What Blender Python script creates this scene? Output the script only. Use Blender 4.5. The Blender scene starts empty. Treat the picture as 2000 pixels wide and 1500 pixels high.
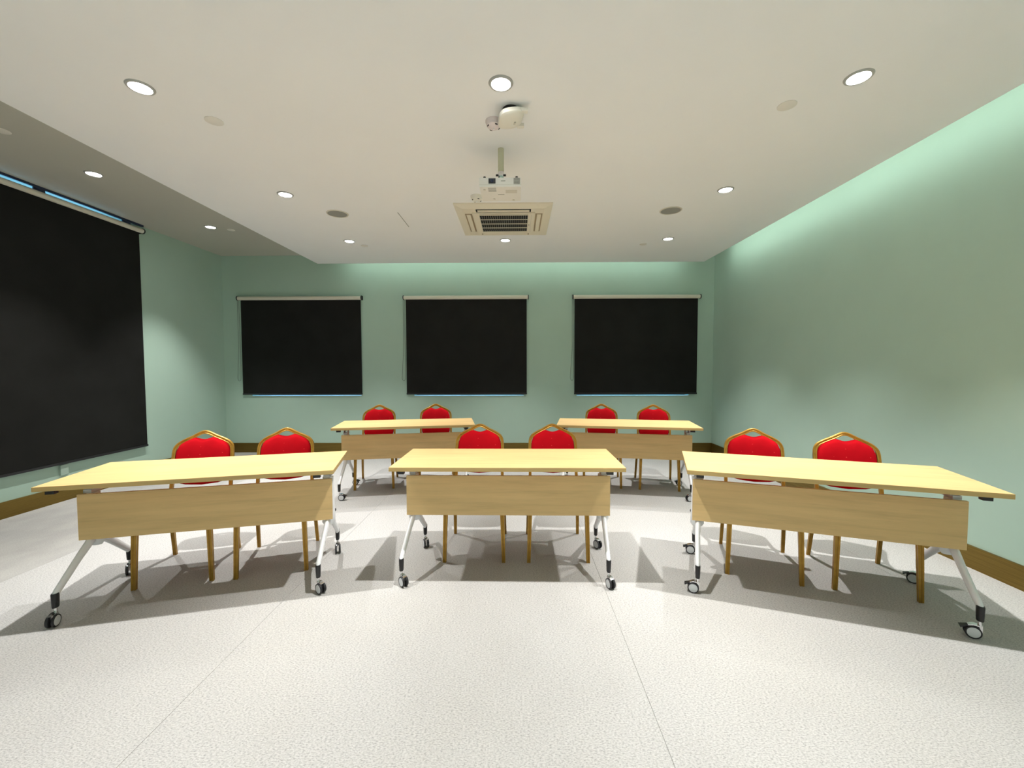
import bpy, bmesh, math, random
from mathutils import Vector, Matrix
random.seed(4)
scene = bpy.context.scene
C = scene.collection

# ------------------------------------------------------------------ camera
CAM_F, PITCH, ROLL, YAW, CAM_H = 811.277, 0.0429, -0.0024, -0.0120, 1.3768
def cam_axes():
    cy, sy = math.cos(YAW), math.sin(YAW); cp, sp = math.cos(PITCH), math.sin(PITCH); cr, sr = math.cos(ROLL), math.sin(ROLL)
    x = Vector((cy, -sy, 0)); y = Vector((sy, cy, 0)); z = Vector((0, 0, 1))
    d = cp*y - sp*z; u = sp*y + cp*z
    return cr*x + sr*u, -sr*x + cr*u, d
R_, U_, D_ = cam_axes()
cd = bpy.data.cameras.new('camera'); cam = bpy.data.objects.new('camera', cd); C.objects.link(cam)
m = Matrix.Identity(4)
for i in range(3):
    m[i][0], m[i][1], m[i][2] = R_[i], U_[i], -D_[i]
m[2][3] = CAM_H
cam.matrix_world = m
cd.sensor_fit = 'HORIZONTAL'; cd.sensor_width = 36; cd.lens = CAM_F/2000*36
cd.clip_start = 0.05
scene.camera = cam

# ------------------------------------------------------------------ light set-up
SPOT_W   = 240.0      # each recessed downlight
SPOT_ANG = 82.0
SPOT_BLEND = 0.82
LENS_E   = 25.0      # glowing lens of a downlight
COVE_R, COVE_B = 11.0, 7.0
world = bpy.data.worlds.new('sky'); scene.world = world; world.use_nodes = True
bg = world.node_tree.nodes['Background']
bg.inputs[0].default_value = (0.32, 0.68, 1.0, 1); bg.inputs[1].default_value = 4.0
vs = scene.view_settings
vs.view_transform = 'Standard'; vs.look = 'None'; vs.gamma = 1.0; vs.use_curve_mapping = False
vs.exposure = 0.50

# ------------------------------------------------------------------ materials
def mat(name, col, rough=0.6, metal=0.0, spec=0.5, emit=None, estr=0.0):
    mt = bpy.data.materials.new(name); mt.use_nodes = True
    b = mt.node_tree.nodes['Principled BSDF']
    b.inputs['Base Color'].default_value = (*col, 1); b.inputs['Roughness'].default_value = rough
    b.inputs['Metallic'].default_value = metal; b.inputs['Specular IOR Level'].default_value = spec
    if emit:
        b.inputs['Emission Color'].default_value = (*emit, 1); b.inputs['Emission Strength'].default_value = estr
    return mt
def nodes(mt):
    nt = mt.node_tree; return nt, nt.nodes, nt.links, nt.nodes['Principled BSDF']
def coords(nt, kind='Object', scale=(1, 1, 1)):
    tc = nt.nodes.new('ShaderNodeTexCoord'); mp = nt.nodes.new('ShaderNodeMapping')
    mp.inputs['Scale'].default_value = scale
    nt.links.new(tc.outputs[kind], mp.inputs['Vector']); return mp.outputs['Vector']
def noise(nt, vec, scale, detail=3, rough=0.55):
    n = nt.nodes.new('ShaderNodeTexNoise'); n.inputs['Scale'].default_value = scale
    n.inputs['Detail'].default_value = detail; n.inputs['Roughness'].default_value = rough
    nt.links.new(vec, n.inputs['Vector']); return n.outputs['Fac']
def ramp(nt, fac, stops):
    r = nt.nodes.new('ShaderNodeValToRGB'); e = r.color_ramp.elements
    e[0].position, e[0].color = stops[0][0], (*stops[0][1], 1)
    e[1].position, e[1].color = stops[-1][0], (*stops[-1][1], 1)
    for p, c in stops[1:-1]:
        q = e.new(p); q.color = (*c, 1)
    nt.links.new(fac, r.inputs['Fac']); return r.outputs['Color']
def bump(nt, b, h, strength, dist=0.002):
    n = nt.nodes.new('ShaderNodeBump'); n.inputs['Strength'].default_value = strength
    n.inputs['Distance'].default_value = dist
    nt.links.new(h, n.inputs['Height']); nt.links.new(n.outputs['Normal'], b.inputs['Normal'])
def mixrgb(nt, a, b_, fac, mode='MULTIPLY'):
    n = nt.nodes.new('ShaderNodeMix'); n.data_type = 'RGBA'; n.blend_type = mode
    n.inputs[0].default_value = fac
    nt.links.new(a, n.inputs[6]); nt.links.new(b_, n.inputs[7]); return n.outputs[2]

M = {}
def paint(name, col, var=0.03, rough=0.75, spec=0.3):
    mt = mat(name, col, rough, spec=spec); nt, ns, ln, b = nodes(mt)
    v = coords(nt); f = noise(nt, v, 1.3, 4)
    lo = tuple(c*(1-var) for c in col); hi = tuple(min(1, c*(1+var)) for c in col)
    ln.new(ramp(nt, f, [(0.3, lo), (0.7, hi)]), b.inputs['Base Color'])
    bump(nt, b, noise(nt, v, 180, 2), 0.06, 0.001)
    return mt
M['wall'] = paint('sage_wall_paint', (0.42, 0.57, 0.485), 0.03, 0.62)
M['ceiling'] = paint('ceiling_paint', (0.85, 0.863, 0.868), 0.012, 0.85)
M['dimceiling'] = paint('upper_ceiling_dimmed', (0.50, 0.495, 0.43), 0.012, 0.85)  # higher strip's dimness is put into this darker ceiling colour
M['white'] = mat('white_powder_coat', (0.88, 0.89, 0.92), 0.3)
M['offwhite'] = mat('off_white_plastic', (0.78, 0.76, 0.68), 0.45)
M['acwhite'] = mat('cream_plastic', (0.78, 0.725, 0.59), 0.5)
M['acshade'] = mat('outlet_plastic', (0.34, 0.27, 0.17), 0.6)
M['pinkwhite'] = mat('pinkish_white_plastic', (0.75, 0.68, 0.68), 0.45)
M['capgrey'] = mat('cap_plastic', (0.62, 0.60, 0.52), 0.6)
M['cap'] = mat('cover_plate_paint', (0.74, 0.73, 0.68), 0.7)
M['black'] = mat('black_plastic', (0.012, 0.012, 0.014), 0.4)
M['darkgap'] = mat('dark_interior', (0.012, 0.011, 0.010), 0.8)
M['greyplastic'] = mat('grey_plastic', (0.30, 0.30, 0.27), 0.5)
M['ring'] = mat('satin_trim', (0.42, 0.42, 0.40), 0.4)
M['hub'] = mat('caster_hub_grey', (0.62, 0.64, 0.66), 0.4)
M['tyre'] = mat('caster_tyre', (0.015, 0.015, 0.018), 0.55)
M['chrome'] = mat('chrome', (0.75, 0.75, 0.76), 0.2, 1.0)
M['navy'] = mat('navy_frame', (0.015, 0.025, 0.06), 0.45)
M['sill'] = mat('pale_sill', (0.75, 0.78, 0.80), 0.5)
M['roller'] = mat('roller_cream', (0.70, 0.67, 0.57), 0.5)
M['polecream'] = mat('pole_paint', (0.62, 0.61, 0.44), 0.5)
M['projwhite'] = mat('projector_white', (0.76, 0.75, 0.70), 0.45)
M['socket'] = mat('socket_plastic', (0.36, 0.47, 0.40), 0.5)
M['chain'] = mat('blind_chain', (0.16, 0.20, 0.17), 0.5)
M['lens'] = mat('lamp_lens', (0.9, 0.9, 0.9), 0.5, emit=(1.0, 0.98, 0.95), estr=LENS_E)
M['ledR'] = mat('cove_led_side', (0.9, 0.9, 0.9), 0.5, emit=(0.86, 1.0, 0.90), estr=COVE_R)
M['ledB'] = mat('cove_led_rear', (0.9, 0.9, 0.9), 0.5, emit=(0.86, 1.0, 0.90), estr=COVE_B)
M['blackfab'] = None
def blindfabric():
    mt = mat('blackout_fabric', (0.014, 0.014, 0.013), 0.6, spec=0.12); nt, ns, ln, b = nodes(mt)
    v = coords(nt); f = noise(nt, v, 3.0, 3)
    ln.new(ramp(nt, f, [(0.3, (0.012, 0.012, 0.011)), (0.7, (0.016, 0.016, 0.015))]), b.inputs['Base Color'])
    bump(nt, b, noise(nt, v, 420, 2), 0.12, 0.001)
    return mt
M['blackfab'] = blindfabric()
def wood(name, base):
    mt = mat(name, base, 0.42, spec=0.4); nt, ns, ln, b = nodes(mt)
    v = coords(nt, 'Object', (0.9, 14, 14)); f = noise(nt, v, 2.2, 6, 0.65)
    v2 = coords(nt, 'Object', (1.0, 5, 5)); f2 = noise(nt, v2, 2.0, 3)
    d = tuple(c*0.86 for c in base); l = tuple(min(1, c*1.07) for c in base)
    c1 = ramp(nt, f, [(0.30, d), (0.5, base), (0.72, l)])
    c2 = ramp(nt, f2, [(0.3, (0.90, 0.88, 0.84)), (0.65, (1, 1, 1))])
    ln.new(mixrgb(nt, c1, c2, 0.7), b.inputs['Base Color'])
    bump(nt, b, f, 0.03, 0.001)
    return mt
M['wood'] = wood('maple_laminate', (0.73, 0.51, 0.235))
M['woodedge'] = wood('maple_edge_band', (0.60, 0.42, 0.17))
def carpet(name, base, speck, amp=1.0):
    mt = mat(name, base, 0.95, spec=0.12); nt, ns, ln, b = nodes(mt)
    v = coords(nt, 'Object', (105, 200, 1)); f = noise(nt, v, 1.0, 2, 0.7)
    vb = coords(nt, 'Object', (0.7, 0.5, 1)); fb = noise(nt, vb, 1.4, 3)
    v3 = coords(nt, 'Object', (3.2, 2.2, 1)); f3 = noise(nt, v3, 1.3, 4)
    d = tuple(c*(1-0.36*amp) for c in base); l = tuple(min(1, c*(1+0.20*amp)) for c in base)
    c1 = ramp(nt, f, [(0.30, d), (0.50, base), (0.70, l)])
    c2 = ramp(nt, fb, [(0.3, (0.95, 0.935, 0.90)), (0.7, (1, 1, 1))])
    c3 = ramp(nt, f3, [(0.35, (1-speck, 1-speck, 1-speck*0.9)), (0.6, (1, 1, 1))])
    ln.new(mixrgb(nt, mixrgb(nt, c1, c2, 0.9), c3, 0.9), b.inputs['Base Color'])
    bump(nt, b, f, 0.5*amp, 0.004)
    return mt
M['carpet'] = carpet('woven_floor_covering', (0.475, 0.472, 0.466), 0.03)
M['carpet_wall'] = carpet('darker_floor_covering', (0.42, 0.415, 0.40), 0.13, 0.5)  # left-hand sheet: darker, softly mottled, fainter weave
def bronze():
    mt = mat('bronze_skirting', (0.22, 0.145, 0.035), 0.38, 0.85); nt, ns, ln, b = nodes(mt)
    v = coords(nt, 'Object', (1, 1, 60)); f = noise(nt, v, 3, 3)
    ln.new(ramp(nt, f, [(0.3, (0.19, 0.125, 0.03)), (0.7, (0.26, 0.175, 0.045))]), b.inputs['Base Color'])
    return mt
M['bronze'] = bronze()
def gold():
    mt = mat('gold_frame', (0.42, 0.235, 0.035), 0.36, 0.55, 0.6); nt, ns, ln, b = nodes(mt)
    v = coords(nt, 'Object', (1, 1, 1)); f = noise(nt, v, 25, 3)
    ln.new(ramp(nt, f, [(0.3, (0.36, 0.195, 0.028)), (0.7, (0.46, 0.265, 0.042))]), b.inputs['Base Color'])
    return mt
M['gold'] = gold()
def redfab():
    mt = mat('red_upholstery', (0.45, 0.003, 0.008), 0.9, spec=0.08); nt, ns, ln, b = nodes(mt)
    v = coords(nt, 'Object'); vo = ns.new('ShaderNodeTexVoronoi'); vo.inputs['Scale'].default_value = 26
    ln.new(v, vo.inputs['Vector'])
    r = ramp(nt, vo.outputs['Distance'], [(0.0, (0.66, 0.10, 0.07)), (0.07, (0.60, 0.04, 0.04)), (0.11, (0.42, 0.0025, 0.008))])
    f = noise(nt, v, 9, 3); r2 = ramp(nt, f, [(0.3, (0.82, 0.82, 0.82)), (0.7, (1, 1, 1))])
    ln.new(mixrgb(nt, r, r2, 0.8), b.inputs['Base Color'])
    bump(nt, b, noise(nt, v, 500, 2), 0.15, 0.001)
    return mt
M['red'] = redfab()
def glassmat():
    mt = bpy.data.materials.new('window_glass'); mt.use_nodes = True; nt = mt.node_tree
    nt.nodes.clear()
    o = nt.nodes.new('ShaderNodeOutputMaterial'); t = nt.nodes.new('ShaderNodeBsdfTransparent'); g = nt.nodes.new('ShaderNodeBsdfGlossy')
    t.inputs[0].default_value = (0.80, 0.92, 0.95, 1); g.inputs['Roughness'].default_value = 0.02
    mx = nt.nodes.new('ShaderNodeMixShader'); mx.inputs[0].default_value = 0.06
    nt.links.new(t.outputs[0], mx.inputs[1]); nt.links.new(g.outputs[0], mx.inputs[2]); nt.links.new(mx.outputs[0], o.inputs[0])
    return mt
M['glass'] = glassmat()

# ------------------------------------------------------------------ mesh helpers
def obj(name, bm, mt, parent=None, smooth=False, bevel=0.0, seg=2):
    if bevel > 0:
        bmesh.ops.bevel(bm, geom=[e for e in bm.edges if len(e.link_faces) == 2 and e.calc_face_angle(0) > 0.5],
                        offset=bevel, segments=seg, affect='EDGES', profile=0.5)
    bmesh.ops.recalc_face_normals(bm, faces=bm.faces)
    me = bpy.data.meshes.new(name); bm.to_mesh(me); bm.free()
    me.materials.append(M[mt] if isinstance(mt, str) else mt)
    if smooth:
        for p in me.polygons: p.use_smooth = True
        me.set_sharp_from_angle(angle=math.radians(38))
    o = bpy.data.objects.new(name, me); C.objects.link(o)
    if parent: o.parent = parent
    return o
def box(bm, x0, x1, y0, y1, z0, z1, mx=None):
    vs_ = [bm.verts.new(p) for p in ((x0,y0,z0),(x1,y0,z0),(x1,y1,z0),(x0,y1,z0),(x0,y0,z1),(x1,y0,z1),(x1,y1,z1),(x0,y1,z1))]
    for f in ((0,3,2,1),(4,5,6,7),(0,1,5,4),(1,2,6,5),(2,3,7,6),(3,0,4,7)):
        bm.faces.new([vs_[i] for i in f])
    if mx: bmesh.ops.transform(bm, matrix=mx, verts=vs_)
    return vs_
def nbox(*a):
    bm = bmesh.new(); box(bm, *a); return bm
def lathe(bm, prof, n=24, center=(0,0,0), axis='Z', cap=True):
    """prof: list of (radius, height) revolved about an axis"""
    rings = []
    cx, cy, cz = center
    for r, h in prof:
        ring = []
        for i in range(n):
            a = 2*math.pi*i/n; p, q = r*math.cos(a), r*math.sin(a)
            co = (cx+p, cy+q, cz+h) if axis == 'Z' else ((cx+h, cy+p, cz+q) if axis == 'X' else (cx+p, cy+h, cz+q))
            ring.append(bm.verts.new(co))
        rings.append(ring)
    for a, b in zip(rings, rings[1:]):
        for i in range(n):
            bm.faces.new((a[i], a[(i+1) % n], b[(i+1) % n], b[i]))
    if cap:
        if prof[0][0] > 1e-6: bm.faces.new(rings[0][::-1])
        if prof[-1][0] > 1e-6: bm.faces.new(rings[-1])
    return [v for r in rings for v in r]
def sweep(bm, path, prof, up, closed=False, scales=None, cap=True):
    """sweep a 2D profile (a,b) along a path; a runs along side = t x up, b along up"""
    up = Vector(up); n = len(path); rings = []
    P = [Vector(p) for p in path]
    for i in range(n):
        if closed: t = (P[(i+1) % n]-P[i-1]).normalized()
        else: t = (P[min(i+1, n-1)]-P[max(i-1, 0)]).normalized()
        u = (up - t*up.dot(t)).normalized(); s = t.cross(u)
        k = scales[i] if scales else 1.0
        if isinstance(k, (int, float)): k = (k, k)
        # mitre correction
        mit = 1.0
        if 0 < i < n-1 or closed:
            a = (P[i]-P[i-1]).normalized(); b = (P[(i+1) % n]-P[i]).normalized()
            c = max(0.35, math.sqrt(max(0.0, (1+a.dot(b))/2))); mit = 1/c
        rings.append([bm.verts.new(P[i] + s*(q[0]*k[0]*(mit if abs(t.dot(up)) < 0.9 else 1)) + u*(q[1]*k[1])) for q in prof])
    m_ = len(prof)
    pairs = list(zip(rings, rings[1:])) + ([(rings[-1], rings[0])] if closed else [])
    for a, b in pairs:
        for i in range(m_): bm.faces.new((a[i], a[(i+1) % m_], b[(i+1) % m_], b[i]))
    if cap and not closed:
        bm.faces.new(rings[0][::-1]); bm.faces.new(rings[-1])
def circ(r, n=10, ry=None):
    ry = ry or r
    return [(r*math.cos(2*math.pi*i/n), ry*math.sin(2*math.pi*i/n)) for i in range(n)]
def tag(o, label, cat, group=None, kind=None):
    if label: o['label'] = label
    if cat: o['category'] = cat
    if group: o['group'] = group
    if kind: o['kind'] = kind
    return o
def thing(name, label, cat, loc=(0,0,0), rz=0.0, group=None):
    o = bpy.data.objects.new(name, None); C.objects.link(o); o.empty_display_size = 0.1
    o.location = loc; o.rotation_euler = (0, 0, rz)
    return tag(o, label, cat, group)
def struct(o):
    o['kind'] = 'structure'; return o
def copy_tree(o, parent=None):
    c = o.copy(); C.objects.link(c); c.parent = parent
    for ch in list(o.children): copy_tree(ch, c)
    return c

# ------------------------------------------------------------------ the room
XL, XR, YB, YF = -4.68, 3.09, 6.60, -2.70
ZC, ZU = 2.93, 3.13
EX0, EX1, EY1 = -3.01, 2.80, 6.31      # edges of the dropped ceiling
WT = 0.26
# floor: base with the sheets of floor covering laid on it
fl = struct(obj('floor', nbox(XL-WT, XR+WT, YF-WT, YB+WT, -0.15, -0.003), 'greyplastic'))
seams = [XL, -3.31, -1.38, 0.54, 2.46, XR]
for i in range(5):
    bm = nbox(seams[i]+0.0008, seams[i+1]-0.0008, YF, YB, -0.003, 0.0)
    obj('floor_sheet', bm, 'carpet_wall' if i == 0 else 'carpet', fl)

def holed(bm, u0, u1, z0, z1, holes, put):
    us = sorted({u0, u1, *[h[0] for h in holes], *[h[1] for h in holes]})
    zs = sorted({z0, z1, *[h[2] for h in holes], *[h[3] for h in holes]})
    for a, b in zip(us, us[1:]):
        for c, d in zip(zs, zs[1:]):
            if any(h[0] <= a and b <= h[1] and h[2] <= c and d <= h[3] for h in holes): continue
            put(a, b, c, d)
WB = [(-4.24, -2.485, 0.908, 2.42), (-1.637, 0.107, 0.906, 2.42), (0.947, 2.715, 0.904, 2.42)]
WL = (2.30, 5.00, 0.50, ZU)
bm = bmesh.new(); holed(bm, XL-WT, XR+WT, -0.01, ZU+0.2, WB, lambda a, b, c, d: box(bm, a, b, YB, YB+WT, c, d))
bmesh.ops.remove_doubles(bm, verts=bm.verts, dist=1e-5); struct(obj('wall_back', bm, 'wall'))
bm = bmesh.new(); holed(bm, YF, YB, -0.01, ZU, [WL], lambda a, b, c, d: box(bm, XL-WT, XL, a, b, c, d))
bmesh.ops.remove_doubles(bm, verts=bm.verts, dist=1e-5); struct(obj('wall_left', bm, 'wall'))
struct(obj('wall_right', nbox(XR, XR+WT, YF, YB, -0.01, ZU+0.2), 'wall'))
struct(obj('wall_front', nbox(XL-WT, XR+WT, YF-WT, YF, -0.01, ZU+0.2), 'wall'))
cl = struct(obj('ceiling', nbox(XL-WT, XR, YF, YB, ZU, ZU+0.2), 'dimceiling'))
slab = obj('dropped_ceiling', nbox(EX0, EX1, YF, EY1, ZC, ZC+0.09), 'ceiling', cl)
slot = obj('ceiling_slot', nbox(-1.203, -1.197, 4.25, 4.68, ZC-0.003, ZC+0.001), 'greyplastic', cl)
# LED strips on the edge of the dropped ceiling, turned to the walls
obj('cove_led', nbox(EX1, EX1+0.006, YF+0.05, EY1-0.25, ZC+0.055, ZC+0.085), 'ledR', cl)
obj('cove_led', nbox(EX0+0.35, EX1-0.22, EY1, EY1+0.006, ZC+0.055, ZC+0.085), 'ledB', cl)

BH = 0.152
struct(obj('baseboard_back', nbox(XL, XR, YB-0.014, YB, 0.0, BH), 'bronze', bevel=0.002))
struct(obj('baseboard_left', nbox(XL, XL+0.014, YF, YB-0.014, 0.0, BH), 'bronze', bevel=0.002))
struct(obj('baseboard_right', nbox(XR-0.014, XR, YF, YB-0.014, 0.0, BH), 'bronze', bevel=0.002))
struct(obj('baseboard_front', nbox(XL+0.014, XR-0.014, YF, YF+0.014, 0.0, BH), 'bronze', bevel=0.002))

# windows behind the blinds
for i, (a, b, c, d) in enumerate(WB):
    w = bpy.data.objects.new('window_%d' % (i+1), None); C.objects.link(w); w.location = ((a+b)/2, YB, c); struct(w)
    L, H = b-a, d-c
    y0, y1 = 0.15, 0.21
    bm = bmesh.new()
    box(bm, -L/2, L/2, y0, y1, 0, 0.05); box(bm, -L/2, L/2, y0, y1, H-0.05, H)
    box(bm, -L/2, -L/2+0.05, y0, y1, 0.05, H-0.05); box(bm, L/2-0.05, L/2, y0, y1, 0.05, H-0.05)
    box(bm, -0.03, 0.03, y0, y1, 0.05, H-0.05)
    obj('window_frame', bm, 'navy', w)
    for s in (-1, 1):
        p = nbox(min(s*0.03, s*(L/2-0.05)), max(s*0.03, s*(L/2-0.05)), 0.178, 0.182, 0.05, H-0.05); obj('pane', p, 'glass', w)
    obj('window_sill', nbox(-L/2, L/2, 0.0, 0.15, 0.0, 0.006), 'sill', w)
w = bpy.data.objects.new('window_4', None); C.objects.link(w); w.location = (XL, (WL[0]+WL[1])/2, WL[2]); struct(w)
L, H = WL[1]-WL[0], WL[3]-WL[2]
bm = bmesh.new()
box(bm, -0.21, -0.15, -L/2, L/2, 0, 0.06); box(bm, -0.21, -0.15, -L/2, L/2, H-0.06, H)
for y in (-L/2, -0.03, L/2-0.06): box(bm, -0.21, -0.15, y, y+0.06, 0.06, H-0.06)
obj('window_frame', bm, 'navy', w)
for a, b in ((-L/2+0.06, -0.03), (0.03, L/2-0.06)):
    obj('pane', nbox(-0.182, -0.178, a, b, 0.06, H-0.06), 'glass', w)
obj('window_sill', nbox(-0.15, 0.0, -L/2, L/2, 0, 0.006), 'sill', w)

# ------------------------------------------------------------------ roller blinds
def roller_blind(label, x0, x1, ztop, zbot, loc, rz, r=0.03, chain_z=None, group=None, dark_top=False, brackets=()):
    """local x along the roller, local -y towards the room, z up; loc at wall face under the middle"""
    t = thing('roller_blind', label, 'blind', loc, rz, group)
    dy = -0.048; zc = ztop - r
    bm = bmesh.new(); lathe(bm, [(r, x0+0.012), (r, x1-0.012)], 20, (0, dy, zc), 'X'); obj('roller', bm, 'roller', t, True)
    for s, x in ((-1, x0), (1, x1)):
        bm = bmesh.new(); lathe(bm, [(r+0.006, min(x, x-s*0.012)), (r+0.006, max(x, x-s*0.012))], 20, (0, dy, zc), 'X')
        box(bm, min(x, x-s*0.006), max(x, x-s*0.006), dy, 0.0, zc-0.03, zc+r+0.006)
        obj('bracket', bm, 'black', t, True)
    fx0, fx1 = x0+0.035, x1-0.03
    n = 16; bm = bmesh.new(); cols = []
    for i in range(n+1):
        x = fx0 + (fx1-fx0)*i/n; w_ = 0.0025*math.sin(i*1.3)
        col = []
        for z in (zc, (zc*2+zbot)/3, (zc+2*zbot)/3, zbot):
            k = (zc-z)/(zc-zbot)
            yy = dy + r*0.85*(1-0.15*k) + w_*k
            col.append((bm.verts.new((x, yy, z)), bm.verts.new((x, yy+0.002, z))))
        cols.append(col)
    for a, b in zip(cols, cols[1:]):
        for j in range(3):
            bm.faces.new((a[j][0], b[j][0], b[j+1][0], a[j+1][0])); bm.faces.new((a[j+1][1], b[j+1][1], b[j][1], a[j][1]))
        bm.faces.new((a[0][0], a[0][1], b[0][1], b[0][0])); bm.faces.new((a[3][0], b[3][0], b[3][1], a[3][1]))
    for c in (cols[0], cols[-1]):
        for j in range(3): bm.faces.new((c[j][0], c[j+1][0], c[j+1][1], c[j][1]))
    fab = obj('fabric', bm, 'blackfab', t, True)
    yb = dy + r*0.85*0.85
    obj('bottom_bar', nbox(fx0-0.003, fx1+0.003, yb-0.006, yb+0.008, zbot-0.012, zbot+0.012), 'black', t, bevel=0.003)
    if chain_z is not None:
        path = []
        xa, xb = x0-0.004, x0+0.016
        for k in range(9): path.append((xa - 0.028*max(0, (k-5)/3), dy+0.004, zc - (zc-chain_z-0.05)*k/8))
        for k in range(1, 8):
            a = math.pi*k/7
            path.append((xa-0.028 + 0.026*(1-math.cos(a)), dy+0.004, chain_z+0.05-0.05*math.sin(a)))
        for k in range(1, 9): path.append((xa+0.024-0.004*k/8, dy+0.010, chain_z+0.05 + (zc-chain_z-0.05)*k/8))
        bm = bmesh.new(); sweep(bm, path, circ(0.0028, 6), (0, 1, 0)); obj('chain', bm, 'chain', t, True)
    if dark_top:
        obj('shade_band', nbox(x0, x1, dy-0.012, dy+0.006, ztop+0.022, ztop+0.046), 'navy', t)  # dark strip added for the shadowy band between roller and ceiling
        for x in brackets: obj('hanger', nbox(x-0.05, x+0.05, dy-0.006, dy+0.006, ztop-0.01, ztop+0.03), 'navy', t)
    return t
BG = 'black roller blinds on the far wall'
roller_blind('black roller blind on the far wall nearest the left corner of the room', -4.41, -2.435, 2.485, 0.942, (0, YB, 0), 0, chain_z=1.15, group=BG)
roller_blind('middle black roller blind of the three on the far wall', -1.785, 0.185, 2.485, 0.942, (0, YB, 0), 0, chain_z=1.15, group=BG)
roller_blind('black roller blind on the far wall nearest the right corner of the room', 0.872, 2.862, 2.485, 0.942, (0, YB, 0), 0, chain_z=1.15, group=BG)
# tall one on the left wall: local x -> world +y
roller_blind('very tall wide black roller blind hanging from ceiling height on the left wall', 2.12, 5.17, 3.083, 0.395, (XL, 0, 0), math.pi/2,
             r=0.028, dark_top=True, brackets=(4.05, 4.95))
tag(obj('wall_socket', nbox(XL, XL+0.02, 4.145, 4.22, 0.27, 0.375), 'socket', bevel=0.006), 'small greenish wall socket box below the tall blind', 'socket')

# ------------------------------------------------------------------ ceiling fittings
def downlight_proto():
    t = thing('downlight', '', 'ceiling light')
    bm = bmesh.new(); lathe(bm, [(0.052, -0.004), (0.054, -0.008), (0.064, -0.007), (0.068, -0.001), (0.068, 0.0)], 32, cap=False); obj('trim_ring', bm, 'ring', t, True)
    bm = bmesh.new(); lathe(bm, [(0.0001, -0.004), (0.053, -0.004)], 32, cap=False); obj('lens', bm, 'lens', t)
    ld = bpy.data.lights.new('downlight_beam', 'SPOT'); ld.energy = SPOT_W; ld.color = (1.0, 0.98, 0.95)
    ld.spot_size = math.radians(SPOT_ANG); ld.spot_blend = SPOT_BLEND; ld.shadow_soft_size = 0.025
    lo = bpy.data.objects.new('beam', ld); C.objects.link(lo); lo.parent = t; lo.location = (0, 0, -0.045)
    return t
LG = 'recessed round downlights'
lights = [
 ((-2.088, 2.35, ZC), 'large bright downlight nearest the top left corner of the picture'),
 ((-0.085, 2.35, ZC), 'bright round downlight in the ceiling in front of the white wireless unit'),
 ((1.845, 2.33, ZC), 'large bright downlight nearest the top right corner of the picture'),
 ((-2.085, 3.79, ZC), 'downlight left of the projector, before the left ceiling speaker'),
 ((1.845, 3.76, ZC), 'downlight right of the projector, before the right ceiling speaker'),
 ((-2.072, 5.19, ZC), 'small far downlight at the left of the row along the far ceiling edge'),
 ((-0.14, 5.19, ZC), 'small far downlight just behind the air conditioner cassette'),
 ((1.85, 5.17, ZC), 'small far downlight at the right of the row along the far ceiling edge'),
 ((-3.835, 3.80, ZU), 'nearer downlight in the higher dim ceiling strip above the tall blind'),
 ((-3.837, 5.24, ZU), 'farther downlight in the higher dim ceiling strip near the left corner'),
]
behind = [(x, y, ZC) for y in (-0.47, -1.88) for x in (-2.088, -0.085, 1.845)]  # unseen lamps added as fill for the near half of the room
lp = downlight_proto()
dim = bpy.data.lights['downlight_beam'].copy(); dim.energy = SPOT_W*0.68
for i, (loc, lab) in enumerate(lights + [(b, 'added fill light in the ceiling behind the camera, out of the picture') for b in behind]):
    t = lp if i == 0 else copy_tree(lp)
    t.location = loc; tag(t, lab, 'ceiling light', LG)
    if loc[2] == ZU or loc[1] > 3.0:
        for ch in t.children:
            if ch.type == 'LIGHT': ch.data = dim

def disc(name, r, h, loc, mt, label, cat, group=None):
    bm = bmesh.new(); lathe(bm, [(r, 0.0), (r, -h*0.6), (r*0.93, -h), (0.0001, -h)], 28, loc, cap=False)
    return tag(obj(name, bm, mt, None, True), label, cat, group)
CG = 'round sprinkler cover plates'
disc('sprinkler_cover', 0.052, 0.004, (-1.911, 2.672, ZC), 'cap', 'flat round cover plate near the top left downlight', 'cover plate', CG)
disc('sprinkler_cover', 0.052, 0.004, (1.617, 2.572, ZC), 'cap', 'flat round cover plate near the top right downlight', 'cover plate', CG)
disc('sprinkler_cover', 0.045, 0.004, (-1.959, 5.396, ZC), 'cap', 'tiny far cover plate beside the far left downlight', 'cover plate', CG)
disc('sprinkler_cover', 0.045, 0.004, (1.615, 5.401, ZC), 'cap', 'tiny far cover plate beside the far right downlight', 'cover plate', CG)
disc('sprinkler_cover', 0.052, 0.004, (-3.82, 3.11, ZU), 'offwhite', 'cover plate in the higher ceiling strip at the left picture edge', 'cover plate', CG)
disc('sprinkler_cover', 0.045, 0.004, (-3.66, 5.36, ZU), 'offwhite', 'small cover plate just beside the farther downlight of the higher strip', 'cover plate', CG)
for x, y, lab in ((-1.820, 4.27, 'round grey ceiling speaker left of the air conditioner'), (1.542, 4.247, 'round grey ceiling speaker right of the air conditioner')):
    t = thing('ceiling_speaker', lab, 'speaker', (x, y, ZC), 0, 'round ceiling speakers')
    bm = bmesh.new(); lathe(bm, [(0.094, -0.001), (0.094, -0.006), (0.104, -0.006), (0.108, 0.0)], 32, cap=False); obj('rim', bm, 'capgrey', t, True)
    bm = bmesh.new(); lathe(bm, [(0.0001, -0.005), (0.05, -0.0045), (0.094, -0.003)], 32, cap=False); obj('grille', bm, 'greyplastic', t, True)
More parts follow.
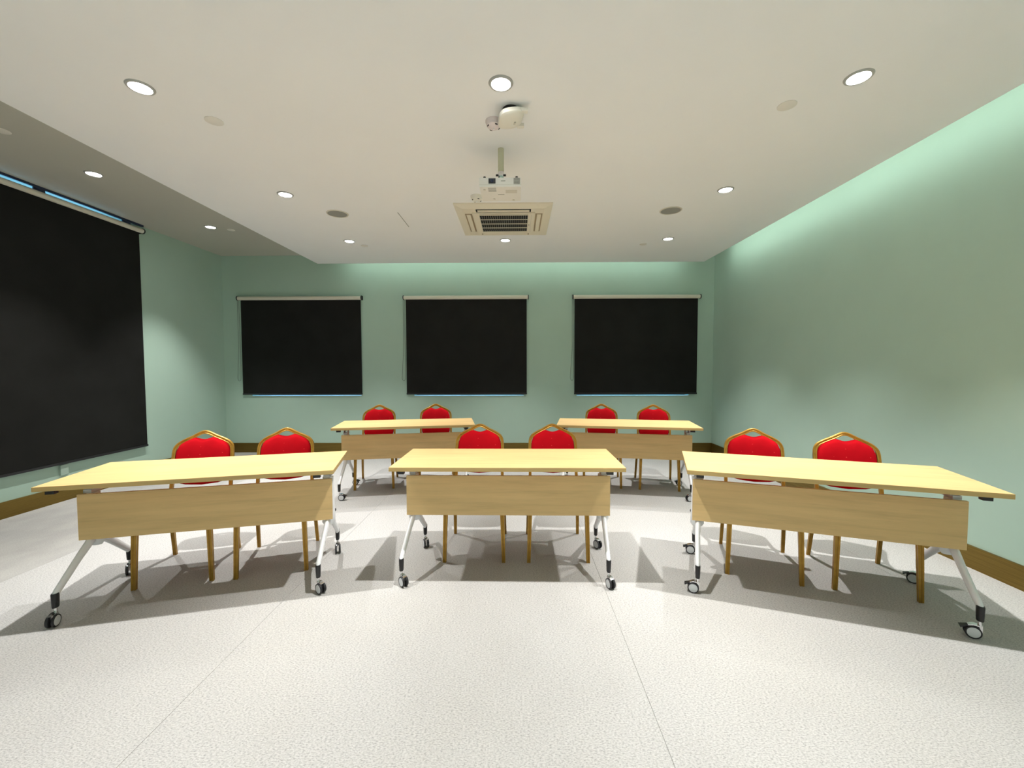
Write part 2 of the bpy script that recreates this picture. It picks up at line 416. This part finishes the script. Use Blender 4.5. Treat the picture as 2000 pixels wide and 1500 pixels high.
def detector(loc, r, mt, lab):
    t = thing('smoke_detector', lab, 'smoke detector', loc, 0, 'ceiling smoke detectors')
    bm = bmesh.new(); lathe(bm, [(r, 0), (r, -0.012), (r*0.92, -0.018)], 28, cap=False); obj('base', bm, mt, t, True)
    bm = bmesh.new(); lathe(bm, [(r*0.92, -0.018), (r*0.86, -0.032), (r*0.62, -0.042), (r*0.3, -0.046), (0.0001, -0.047)], 28, cap=False); obj('dome', bm, mt, t, True)
    for k in range(4):
        a = k*math.pi/2+0.5; bm = nbox(-0.008, 0.008, -0.002, 0.002, -0.003, 0.003)
        o = obj('vent_slit', bm, 'black', t); o.location = (r*0.74*math.cos(a), r*0.74*math.sin(a), -0.038); o.rotation_euler = (0, 0, a+math.pi/2)
    bm = bmesh.new(); lathe(bm, [(0.006, -0.044), (0.006, -0.05), (0.0001, -0.051)], 10, cap=False); obj('indicator', bm, 'white', t, True)
detector((-0.145, 2.700, ZC), 0.052, 'pinkwhite', 'small pinkish round detector touching the white wireless unit')
detector((-0.365, 3.862, ZC), 0.055, 'offwhite', 'small white round detector beside the projector, before the air conditioner')

# wireless unit hanging below the ceiling on a bracket coloured black for the shadow gap
t = thing('wireless_unit', 'white pillow-shaped wireless unit with raised corner on ceiling bracket coloured as dark shadow', 'wireless unit', (-0.035, 2.585, ZC), 0)
bm = bmesh.new(); lathe(bm, [(0.050, 0.0), (0.050, -0.030)], 24); obj('bracket', bm, 'darkgap', t, True)
bm = bmesh.new(); rings = []
for k, (s, z) in enumerate(((0.80, 0.022), (0.97, 0.012), (1.0, 0.0), (0.97, -0.012), (0.82, -0.022), (0.45, -0.026), (0.01, -0.027))):
    ring = []
    for i in range(36):
        a = 2*math.pi*i/36; e = 3.2
        rr = (abs(math.cos(a))**e + abs(math.sin(a))**e)**(-1/e)
        ring.append(bm.verts.new((0.078*s*rr*math.cos(a), 0.082*s*rr*math.sin(a), z + (0.012*math.cos(a) if s < 1.1 else 0)*s)))
    rings.append(ring)
for a, b in zip(rings, rings[1:]):
    for i in range(36): bm.faces.new((a[i], a[(i+1) % 36], b[(i+1) % 36], b[i]))
bm.faces.new(rings[0][::-1])
o = obj('housing', bm, 'offwhite', t, True); o.location = (0, 0.0, -0.050); o.rotation_euler = (math.radians(-6), math.radians(-4), math.radians(12))
ho = o
for x, y, w_, d_ in ((-0.03, -0.03, 0.022, 0.004), (-0.028, -0.015, 0.004, 0.024), (0.025, 0.01, 0.010, 0.022)):
    o = obj('printed_mark', nbox(x-w_/2, x+w_/2, y-d_/2, y+d_/2, -0.0285, -0.0245), 'capgrey', ho)
for sx, sy in ((0.07, -0.07), (0.075, 0.065)):
    bm = bmesh.new(); box(bm, -0.02, 0.02, -0.012, 0.012, -0.010, 0.010); o = obj('corner_tab', bm, 'offwhite', ho, bevel=0.004); o.location = (sx, sy, 0)

# projector on its ceiling pole
t = thing('projector', 'white projector hanging upside down from a ceiling pole', 'projector', (-0.112, 3.04, ZC), 0)
bm = bmesh.new(); lathe(bm, [(0.021, 0.0), (0.021, -0.175)], 20); obj('pole', bm, 'polecream', t, True)
bm = bmesh.new(); lathe(bm, [(0.023, -0.165), (0.024, -0.18), (0.022, -0.205), (0.012, -0.22), (0.030, -0.232), (0.034, -0.244)], 16); obj('swivel_joint', bm, 'chrome', t, True)
for s in (-1, 1):
    bm = bmesh.new(); lathe(bm, [(0.007, s*0.02), (0.007, s*0.036)], 10, (0, -0.01, -0.19), 'X'); obj('clamp_knob', bm, 'black', t, True)
for sx, sy, in ((-1, -1), (1, -1), (-1, 1), (1, 1)):
    bm = bmesh.new(); sweep(bm, [(sx*0.02, sy*0.01, -0.244), (sx*0.07, sy*0.03-0.02, -0.252), (sx*0.112, sy*0.06-0.02, -0.242)], [(-0.006, -0.002), (0.006, -0.002), (0.006, 0.002), (-0.006, 0.002)], (0, 0, 1))
    a = obj('mount_arm', bm, 'greyplastic', t)
    bm = bmesh.new(); lathe(bm, [(0.008, -0.024), (0.009, 0.010)], 10, (sx*0.112, sy*0.06-0.02, -0.242)); obj('arm_knob', bm, 'black', a, True)
bz0, bz1 = -0.327, -0.266
body = nbox(-0.142, 0.142, -0.145, 0.105, bz0, bz1)
body = obj('body', body, 'projwhite', t, True, bevel=0.012, seg=3)
obj('seam', nbox(-0.1425, 0.1425, -0.1455, 0.1055, -0.313, -0.3115), 'capgrey', body)
obj('lens_window', nbox(-0.080, -0.032, -0.149, -0.14, -0.305, -0.272), 'black', t, bevel=0.002)
bm = bmesh.new(); lathe(bm, [(0.012, -0.150), (0.011, -0.153), (0.0001, -0.151)], 16, (-0.056, 0, -0.2885), 'Y', cap=False); obj('lens', bm, 'navy', t, True)
for i in range(5):
    obj('vent_slat', nbox(0.092, 0.134, -0.1475, -0.1440, -0.309+i*0.0085, -0.305+i*0.0085), 'greyplastic', t)
for i in range(6):
    obj('vent_bar', nbox(0.092+i*0.0075, 0.0945+i*0.0075, -0.148, -0.1440, -0.309, -0.270), 'greyplastic', t)
obj('front_print', nbox(0.005, 0.035, -0.1470, -0.1445, -0.290, -0.286), 'greyplastic', t)
for i in range(4): obj('focus_slot', nbox(-0.085, -0.03, -0.125+i*0.017, -0.120+i*0.017, bz0-0.0012, bz0+0.001), 'greyplastic', t)
obj('rating_label', nbox(0.035, 0.115, -0.09, -0.04, bz0-0.0010, bz0+0.001), 'capgrey', t)
obj('base_print', nbox(-0.02, 0.025, -0.02, -0.013, bz0-0.0012, bz0+0.001), 'greyplastic', t)
for x, y in ((-0.11, -0.10), (-0.05, 0.06), (0.09, 0.08)):
    bm = bmesh.new(); lathe(bm, [(0.009, 0.001), (0.008, -0.004), (0.0001, -0.004)], 12, (x, y, bz0), cap=False); obj('foot', bm, 'capgrey', t, True)

# air conditioner cassette
ax, ay = -0.13, 4.49
t = thing('air_conditioner', 'square cream ceiling air conditioner cassette with dark central grille', 'air conditioner', (ax, ay, ZC), 0)
S = 0.475
def ringframe(bm, o_, i_, z0, z1):
    for (x0, x1, y0, y1) in ((-o_, o_, -o_, -i_), (-o_, o_, i_, o_), (-o_, -i_, -i_, i_), (i_, o_, -i_, i_)): box(bm, x0, x1, y0, y1, z0, z1)
bm = bmesh.new()
v0 = [bm.verts.new((x*S, y*S, 0)) for x, y in ((-1,-1),(1,-1),(1,1),(-1,1))]
v1 = [bm.verts.new((x*S, y*S, -0.012)) for x, y in ((-1,-1),(1,-1),(1,1),(-1,1))]
v2 = [bm.verts.new((x*0.40, y*0.40, -0.030)) for x, y in ((-1,-1),(1,-1),(1,1),(-1,1))]
for i in range(4):
    j = (i+1) % 4; bm.faces.new((v0[i], v0[j], v1[j], v1[i])); bm.faces.new((v1[i], v1[j], v2[j], v2[i]))
bm.faces.new(v2); bm.faces.new(v0[::-1])
obj('panel', bm, 'acwhite', t)
for k in range(4):     # air outlets on the four sides
    h = bpy.data.objects.new('x', None)
    rot = Matrix.Rotation(k*math.pi/2, 4, 'Z')
    bm = bmesh.new(); box(bm, -0.27, 0.27, -0.388, -0.318, -0.033, -0.026, rot); s_ = obj('air_outlet', bm, 'darkgap' if k == 0 else 'acshade', t)
    bm = bmesh.new(); box(bm, -0.255, 0.255, -0.374, -0.334, -0.0375, -0.0305, rot); obj('louvre', bm, 'acwhite', s_, bevel=0.002)
    bpy.data.objects.remove(h)
bm = bmesh.new(); box(bm, -0.31, 0.31, -0.31, 0.31, -0.042, -0.028); core = obj('centre_panel', bm, 'acwhite', t, bevel=0.006)
obj('grille_recess', nbox(-0.242, 0.242, -0.275, 0.23, -0.0435, -0.0405), 'darkgap', t)
for i in range(23):
    x = -0.242 + 0.484*i/22; obj('grille_bar', nbox(x-0.0016, x+0.0016, -0.275, 0.23, -0.047, -0.0435), 'greyplastic', t)
for i in range(5):
    y = -0.275 + 0.505*i/4; obj('grille_rail', nbox(-0.245, 0.245, y-0.0045, y+0.0045, -0.0495, -0.045), 'acwhite', t)
obj('sensor_strip', nbox(0.276, 0.280, -0.27, 0.27, -0.0432, -0.0415), 'capgrey', t)
bm = bmesh.new(); lathe(bm, [(0.007, -0.0415), (0.007, -0.0445), (0.0001, -0.0445)], 10, (0.260, 0.03, 0), cap=False); obj('latch', bm, 'black', t, True)

# ------------------------------------------------------------------ folding tables
TL, TD, TH = 1.467, 0.597, 0.75
def capsule(rx, ry, n=12): return circ(rx, n, ry)
def table_proto():
    t = thing('folding_table', '', 'table')
    bm = nbox(-TL/2+0.001, TL/2-0.001, -TD/2+0.001, TD/2-0.001, TH-0.0245, TH)
    top = obj('tabletop', bm, 'wood', t, bevel=0.0015, seg=1)
    bm = bmesh.new(); o_x, o_y = TL/2, TD/2
    for a in ((-o_x, o_x, -o_y, -o_y+0.003), (-o_x, o_x, o_y-0.003, o_y), (-o_x, -o_x+0.003, -o_y+0.003, o_y-0.003), (o_x-0.003, o_x, -o_y+0.003, o_y-0.003)):
        box(bm, *a, TH-0.025, TH-0.0012)
    obj('edge_band', bm, 'woodedge', top)
    obj('modesty_panel', nbox(-0.685, 0.685, -0.076, -0.058, 0.372, 0.640), 'wood', t, bevel=0.0015, seg=1)
    for s in (-1, 1):
        x = s*0.650
        # upright with hub, tilting head, legs
        bm = bmesh.new(); sweep(bm, [(x, 0.0, 0.315), (x, 0.0, 0.33), (x, 0, 0.40), (x, 0, 0.64)], capsule(0.042, 0.024), (0, 1, 0), scales=[0.75, 1, 0.95, 0.8])
        up = obj('upright', bm, 'white', t, True)
        bm = bmesh.new(); lathe(bm, [(0.010, -0.006*s), (0.010, 0.012*s), (0.006, 0.016*s)], 10, (x+s*0.026, 0.03, 0.40), 'X'); obj('release_knob', bm, 'black', up, True)
        bm = bmesh.new(); box(bm, x-0.02, x+0.02, -0.05, 0.05, 0.640, 0.660); box(bm, x-0.022, x-0.014, -0.035, 0.035, 0.655, 0.722); box(bm, x+0.014, x+0.022, -0.035, 0.035, 0.655, 0.722)
        hd = obj('tilt_bracket', bm, 'hub', t, bevel=0.002, seg=1)
        bm = bmesh.new(); lathe(bm, [(0.012, -0.03), (0.012, 0.03)], 12, (x, -0.01, 0.69), 'X'); obj('pivot_bolt', bm, 'black', hd, True)
        bm = nbox(x-0.028, x+0.028, -0.20, 0.22, 0.712, 0.7255); obj('top_plate', bm, 'white', hd, bevel=0.002, seg=1)
        bm = nbox(x+(-0.012)-0.020, x+(-0.012)+0.020, -0.292, -0.262, 0.706, 0.7258); obj('ganging_clip', bm, 'black', top, bevel=0.003, seg=1)
        for f in (-1, 1):
            dx = -0.016 if f < 0 else 0.006
            fx, fy = x+dx, f*0.282
            bm = bmesh.new()
            sweep(bm, [(x, f*0.012, 0.385), (x, f*0.055, 0.345), (x+dx*0.4, f*0.12, 0.295), (fx, fy-f*0.012, 0.172), (fx, fy, 0.155), (fx, fy, 0.140)],
                  circ(0.0205, 14, 0.0140), (1, 0, 0), scales=[1.35, 1.25, 1.12, 0.98, 0.95, 0.92])
            lg = obj('leg', bm, 'white', t, True)
            bm = bmesh.new(); sweep(bm, [(fx, fy+f*0.001, z_) for z_ in (0.093, 0.096, 0.13, 0.165, 0.170)], circ(0.0215, 14, 0.0150), (1, 0, 0), scales=[0.78, 0.86, 0.95, 1.0, 0.92]); obj('sleeve', bm, 'black', lg, True)
    bm = bmesh.new(); box(bm, -0.64, 0.64, -0.057, -0.022, 0.47, 0.53); obj('cross_beam', bm, 'white', t, bevel=0.004, seg=1)
    return t
def caster(parent, fx, fy, ang, brake):
    """ang: local direction in which the wheel trails"""
    c = bpy.data.objects.new('caster', None)
    d = Vector((math.cos(ang), math.sin(ang), 0)); ax_ = Vector((-d.y, d.x, 0))
    mx = Matrix(((d.x, ax_.x, 0, fx), (d.y, ax_.y, 0, fy), (0, 0, 1, 0), (0, 0, 0, 1)))
    r = 0.0320; off = 0.024
    bm = bmesh.new(); lathe(bm, [(0.008, 0.055), (0.008, 0.100)], 12)
    # fork body between the two wheels with a hood over them
    sweep(bm, [(0, 0, 0.062), (0.004, 0, 0.068), (off, 0, 0.0700), (off+0.019, 0, 0.062)], [(-0.012, -0.0025), (0.012, -0.0025), (0.012, 0.0025), (-0.012, 0.0025)], (0, 0, 1))
    box(bm, -0.010, off+0.010, -0.005, 0.005, 0.026, 0.069)
    bm.transform(mx); fk = obj('caster_fork', bm, 'chrome', parent, True)
    for s in (-1, 1):
        bm = bmesh.new(); y0 = s*0.0065; y1 = s*0.0190
        lathe(bm, [(0.010, y0), (r*0.93, y0), (r, y0+s*0.003), (r, y1-s*0.003), (r*0.94, y1), (r*0.83, y1), (r*0.80, y1-s*0.002), (0.0001, y1-s*0.002)], 28, (off, 0, r), 'Y', cap=False)
        bm.transform(mx); wh = obj('wheel', bm, 'tyre', parent, True)
        bm = bmesh.new(); lathe(bm, [(r*0.80, y1-s*0.0025), (r*0.78, y1-s*0.0002), (r*0.4, y1+s*0.0012), (0.0001, y1+s*0.0015)], 24, (off, 0, r), 'Y', cap=False)
        bm.transform(mx); obj('hub_cap', bm, 'hub', wh, True)
    if brake:
        bm = bmesh.new(); sweep(bm, [(off+0.010, 0, 0.064), (off+0.032, 0, 0.054), (off+0.048, 0, 0.047)], [(-0.013, -0.003), (0.013, -0.003), (0.013, 0.003), (-0.013, 0.003)], (0, 0, 1), scales=[0.8, 1.0, 1.25])
        bm.transform(mx); obj('brake_pedal', bm, 'black', fk)
    bpy.data.objects.remove(c)
FEET = [(-0.666, -0.283), (0.634, -0.283), (0.656, 0.283), (-0.644, 0.283)]     # front left, front right, back right, back left
TABLES = [
 ((-1.900, 2.584), 0.254, 'front row maple table at the left, angled, beside the tall blind', [120, 60, 90, 95], [0, 0, 0, 0]),
 ((-0.062, 2.835), -0.007, 'front row maple table in the middle, facing straight ahead', [62, 60, 50, 80], [0, 0, 0, 0]),
 ((1.814, 2.533), -0.325, 'front row maple table at the right, angled, beside the right wall', [180, 165, 180, 175], [1, 1, 1, 1]),
 ((-1.222, 4.592), 0.171, 'back row maple table on the left, partly hidden by the middle table chairs', [20, 40, 40, 15], [1, 0, 0, 1]),
 ((1.191, 4.573), -0.162, 'back row maple table on the right, near the right far corner', [150, 150, 160, 160], [0, 0, 1, 1]),
]
tp = table_proto(); first = True
protos = list(tp.children)
made = [tp] + [copy_tree(tp) for _ in range(4)]
for t, (pos, th, lab, swv, brk) in zip(made, TABLES):
    t.location = (*pos, 0); t.rotation_euler = (0, 0, th); tag(t, lab, 'table', 'folding training tables on casters')
    for (fx, fy), psi, bk in zip(FEET, swv, brk):
        wx = pos[0]+math.cos(th)*fx-math.sin(th)*fy; wy = pos[1]+math.sin(th)*fx+math.cos(th)*fy
        c = Vector((-wx, -wy, 0)).normalized(); r = Vector((-c.y, c.x, 0))     # towards the viewer / viewer's right
        a = math.radians(psi); d = math.cos(a)*r + math.sin(a)*c
        caster(t, fx, fy, math.atan2(d.y, d.x)-th, bk)

# ------------------------------------------------------------------ banquet chairs
FL = [(-0.012, -0.011), (-0.004, -0.011), (-0.002, -0.0085), (0.002, -0.0085), (0.004, -0.011), (0.012, -0.011), (0.0125, -0.004), (0.0105, 0.0), (0.0125, 0.004),
      (0.012, 0.011), (0.004, 0.011), (0.002, 0.0085), (-0.002, 0.0085), (-0.004, 0.011), (-0.012, 0.011), (-0.0125, 0.004), (-0.0105, 0.0), (-0.0125, -0.004)]
FL = [(a*0.9, b*0.9) for a, b in FL]
def smoothpath(pts, n=4):
    P = [Vector(p) for p in pts]; out = []
    for i in range(len(P)-1):
        p0, p1, p2, p3 = P[max(i-1, 0)], P[i], P[i+1], P[min(i+2, len(P)-1)]
        for k in range(n):
            t_ = k/n
            out.append(0.5*((2*p1) + (-p0+p2)*t_ + (2*p0-5*p1+4*p2-p3)*t_*t_ + (-p0+3*p1-3*p2+p3)*t_**3))
    out.append(P[-1]); return out
def backy(z):      # rake of the back in depth
    if z < 0.43: return 0.50 - 0.085*(z/0.43)
    return 0.415 + 0.112*((z-0.43)/0.48)
def chair_proto():
    t = thing('banquet_chair', '', 'chair')
    half = [(0.205, 0.0), (0.198, 0.20), (0.190, 0.43), (0.1845, 0.52), (0.185, 0.64), (0.185, 0.735), (0.180, 0.782), (0.162, 0.812), (0.127, 0.835), (0.075, 0.860), (0.028, 0.886), (0.0, 0.893)]
    # rear legs (floor to seat) and the back frame (one bent tube)
    for s in (-1, 1):
        bm = bmesh.new(); sweep(bm, [(s*0.205, 0.50, 0.0), (s*0.200, 0.468, 0.16), (s*0.190, 0.418, 0.41), (s*0.1895, 0.416, 0.43)], FL, (0, 1, 0), scales=[1.0, 1.08, 1.1, 1.1]); obj('leg', bm, 'gold', t, True)
        bm = bmesh.new(); sweep(bm, [(s*0.208, 0.0, 0.0), (s*0.203, 0.006, 0.2), (s*0.197, 0.014, 0.40), (s*0.196, 0.015, 0.418)], FL, (0, 1, 0), scales=[1.12, 1.25, 1.38, 1.38])
        fl_ = obj('leg', bm, 'gold', t, True)
        bm = bmesh.new()      # corner brace under the seat
        v = [bm.verts.new(p) for p in ((s*0.186, 0.006, 0.405), (s*0.125, 0.006, 0.405), (s*0.188, 0.006, 0.365), (s*0.186, 0.018, 0.405), (s*0.125, 0.018, 0.405), (s*0.188, 0.018, 0.365))]
        for f in ((0, 1, 2), (5, 4, 3), (0, 3, 4, 1), (1, 4, 5, 2), (2, 5, 3, 0)): bm.faces.new([v[i] for i in f])
        obj('corner_brace', bm, 'gold', fl_)
    right = [(x, backy(z), z) for x, z in half[2:]]; left = [(-x, backy(z), z) for x, z in half[2:-1]]
    path = smoothpath(left + right[::-1], 4)
    bm = bmesh.new(); sweep(bm, path, FL, (0, 1, 0.22)); obj('back_frame', bm, 'gold', t, True)
    # seat rails
    bm = bmesh.new()
    box(bm, -0.20, 0.20, 0.003, 0.025, 0.398, 0.420); box(bm, -0.185, 0.185, 0.405, 0.425, 0.398, 0.420)
    for s in (-1, 1): box(bm, s*0.193-0.010, s*0.193+0.010, 0.025, 0.41, 0.398, 0.420)
    obj('seat_rail', bm, 'gold', t, bevel=0.002, seg=1)
    # seat cushion: rounded, domed slab, wider at the front
    bm = bmesh.new(); rings = []
    for sc, z in ((0.90, 0.416), (0.985, 0.424), (1.0, 0.440), (0.99, 0.458), (0.93, 0.472), (0.70, 0.482), (0.35, 0.486), (0.01, 0.487)):
        ring = []
        for i in range(40):
            a = 2*math.pi*i/40; e = 5.0
            rr = (abs(math.cos(a))**e + abs(math.sin(a))**e)**(-1/e)
            x, y = rr*math.cos(a), rr*math.sin(a)
            ring.append(bm.verts.new((x*0.215*sc*(1-0.05*y), 0.185+y*0.215*sc, z)))
        rings.append(ring)
    for a, b in zip(rings, rings[1:]):
        for i in range(40): bm.faces.new((a[i], a[(i+1) % 40], b[(i+1) % 40], b[i]))
    bm.faces.new(rings[0][::-1]); bm.faces.new(rings[-1])
    obj('seat', bm, 'red', t, True)
    # back pad: follows the frame, dips at the centre of the top (hand hold)
    def top_z(x):
        ax_ = abs(x)
        pts = [(0, 0.842), (0.02, 0.844), (0.04, 0.851), (0.06, 0.8575), (0.08, 0.852), (0.12, 0.831), (0.145, 0.814), (0.160, 0.795), (0.170, 0.765)]
        for (a, za), (b, zb) in zip(pts, pts[1:]):
            if ax_ <= b: return za+(zb-za)*(ax_-a)/(b-a)
        return 0.765
    outline = []
    for i in range(25):
        x = -0.170+0.340*i/24; outline.append((x, top_z(x)))
    side = [(0.1735, 0.73), (0.1735, 0.64), (0.171, 0.575), (0.162, 0.547)]
    outline += side + [(0.10, 0.530), (0.0, 0.522), (-0.10, 0.530)] + [(-x, z) for x, z in side[::-1]]
    cx_, cz_ = 0.0, 0.69
    bm = bmesh.new(); rings = []
    for sc, dy in ((0.80, 0.014), (0.97, 0.013), (1.0, 0.006), (1.0, -0.004), (0.965, -0.018), (0.86, -0.028), (0.6, -0.034), (0.3, -0.037), (0.01, -0.038)):
        rings.append([bm.verts.new((cx_+(x-cx_)*sc, backy(cz_+(z-cz_)*sc)+dy, cz_+(z-cz_)*sc)) for x, z in outline])
    n = len(outline)
    for a, b in zip(rings, rings[1:]):
        for i in range(n): bm.faces.new((a[i], a[(i+1) % n], b[(i+1) % n], b[i]))
    bm.faces.new(rings[0][::-1]); bm.faces.new(rings[-1])
    obj('back_pad', bm, 'red', t, True)
    return t
CHAIRS = [
 (0, -0.272, 0.029, 0.036, 'red and gold chair at the left end of the left front table'),
 (0, 0.288, 0.026, 0.050, 'red and gold chair at the right end of the left front table'),
 (1, -0.242, 0.026, 0.007, 'red and gold chair on the left behind the middle front table'),
 (1, 0.350, 0.030, 0.007, 'red and gold chair on the right behind the middle front table'),
 (2, -0.251, 0.028, -0.045, 'red and gold chair at the left end of the right front table'),
 (2, 0.341, 0.032, -0.006, 'red and gold chair at the far right, by the right wall'),
 (3, -0.375, 0.060, 0.020, 'red and gold chair at the left of the left back table'),
 (3, 0.308, 0.050, 0.015, 'red and gold chair at the right of the left back table'),
 (4, -0.240, 0.050, -0.01, 'red and gold chair at the left of the right back table'),
 (4, 0.378, 0.048, -0.01, 'red and gold chair at the right of the right back table'),
]
cp_ = chair_proto()
for i, (ti, lx, ly, da, lab) in enumerate(CHAIRS):
    c = cp_ if i == 0 else None
    if c is None: c = copy_tree(cp_)
    pos, th = TABLES[ti][0], TABLES[ti][1]
    c.location = (pos[0]+math.cos(th)*lx-math.sin(th)*ly, pos[1]+math.sin(th)*lx+math.cos(th)*ly, 0)
    c.rotation_euler = (0, 0, th+da)
    tag(c, lab, 'chair', 'red banquet chairs behind the tables')
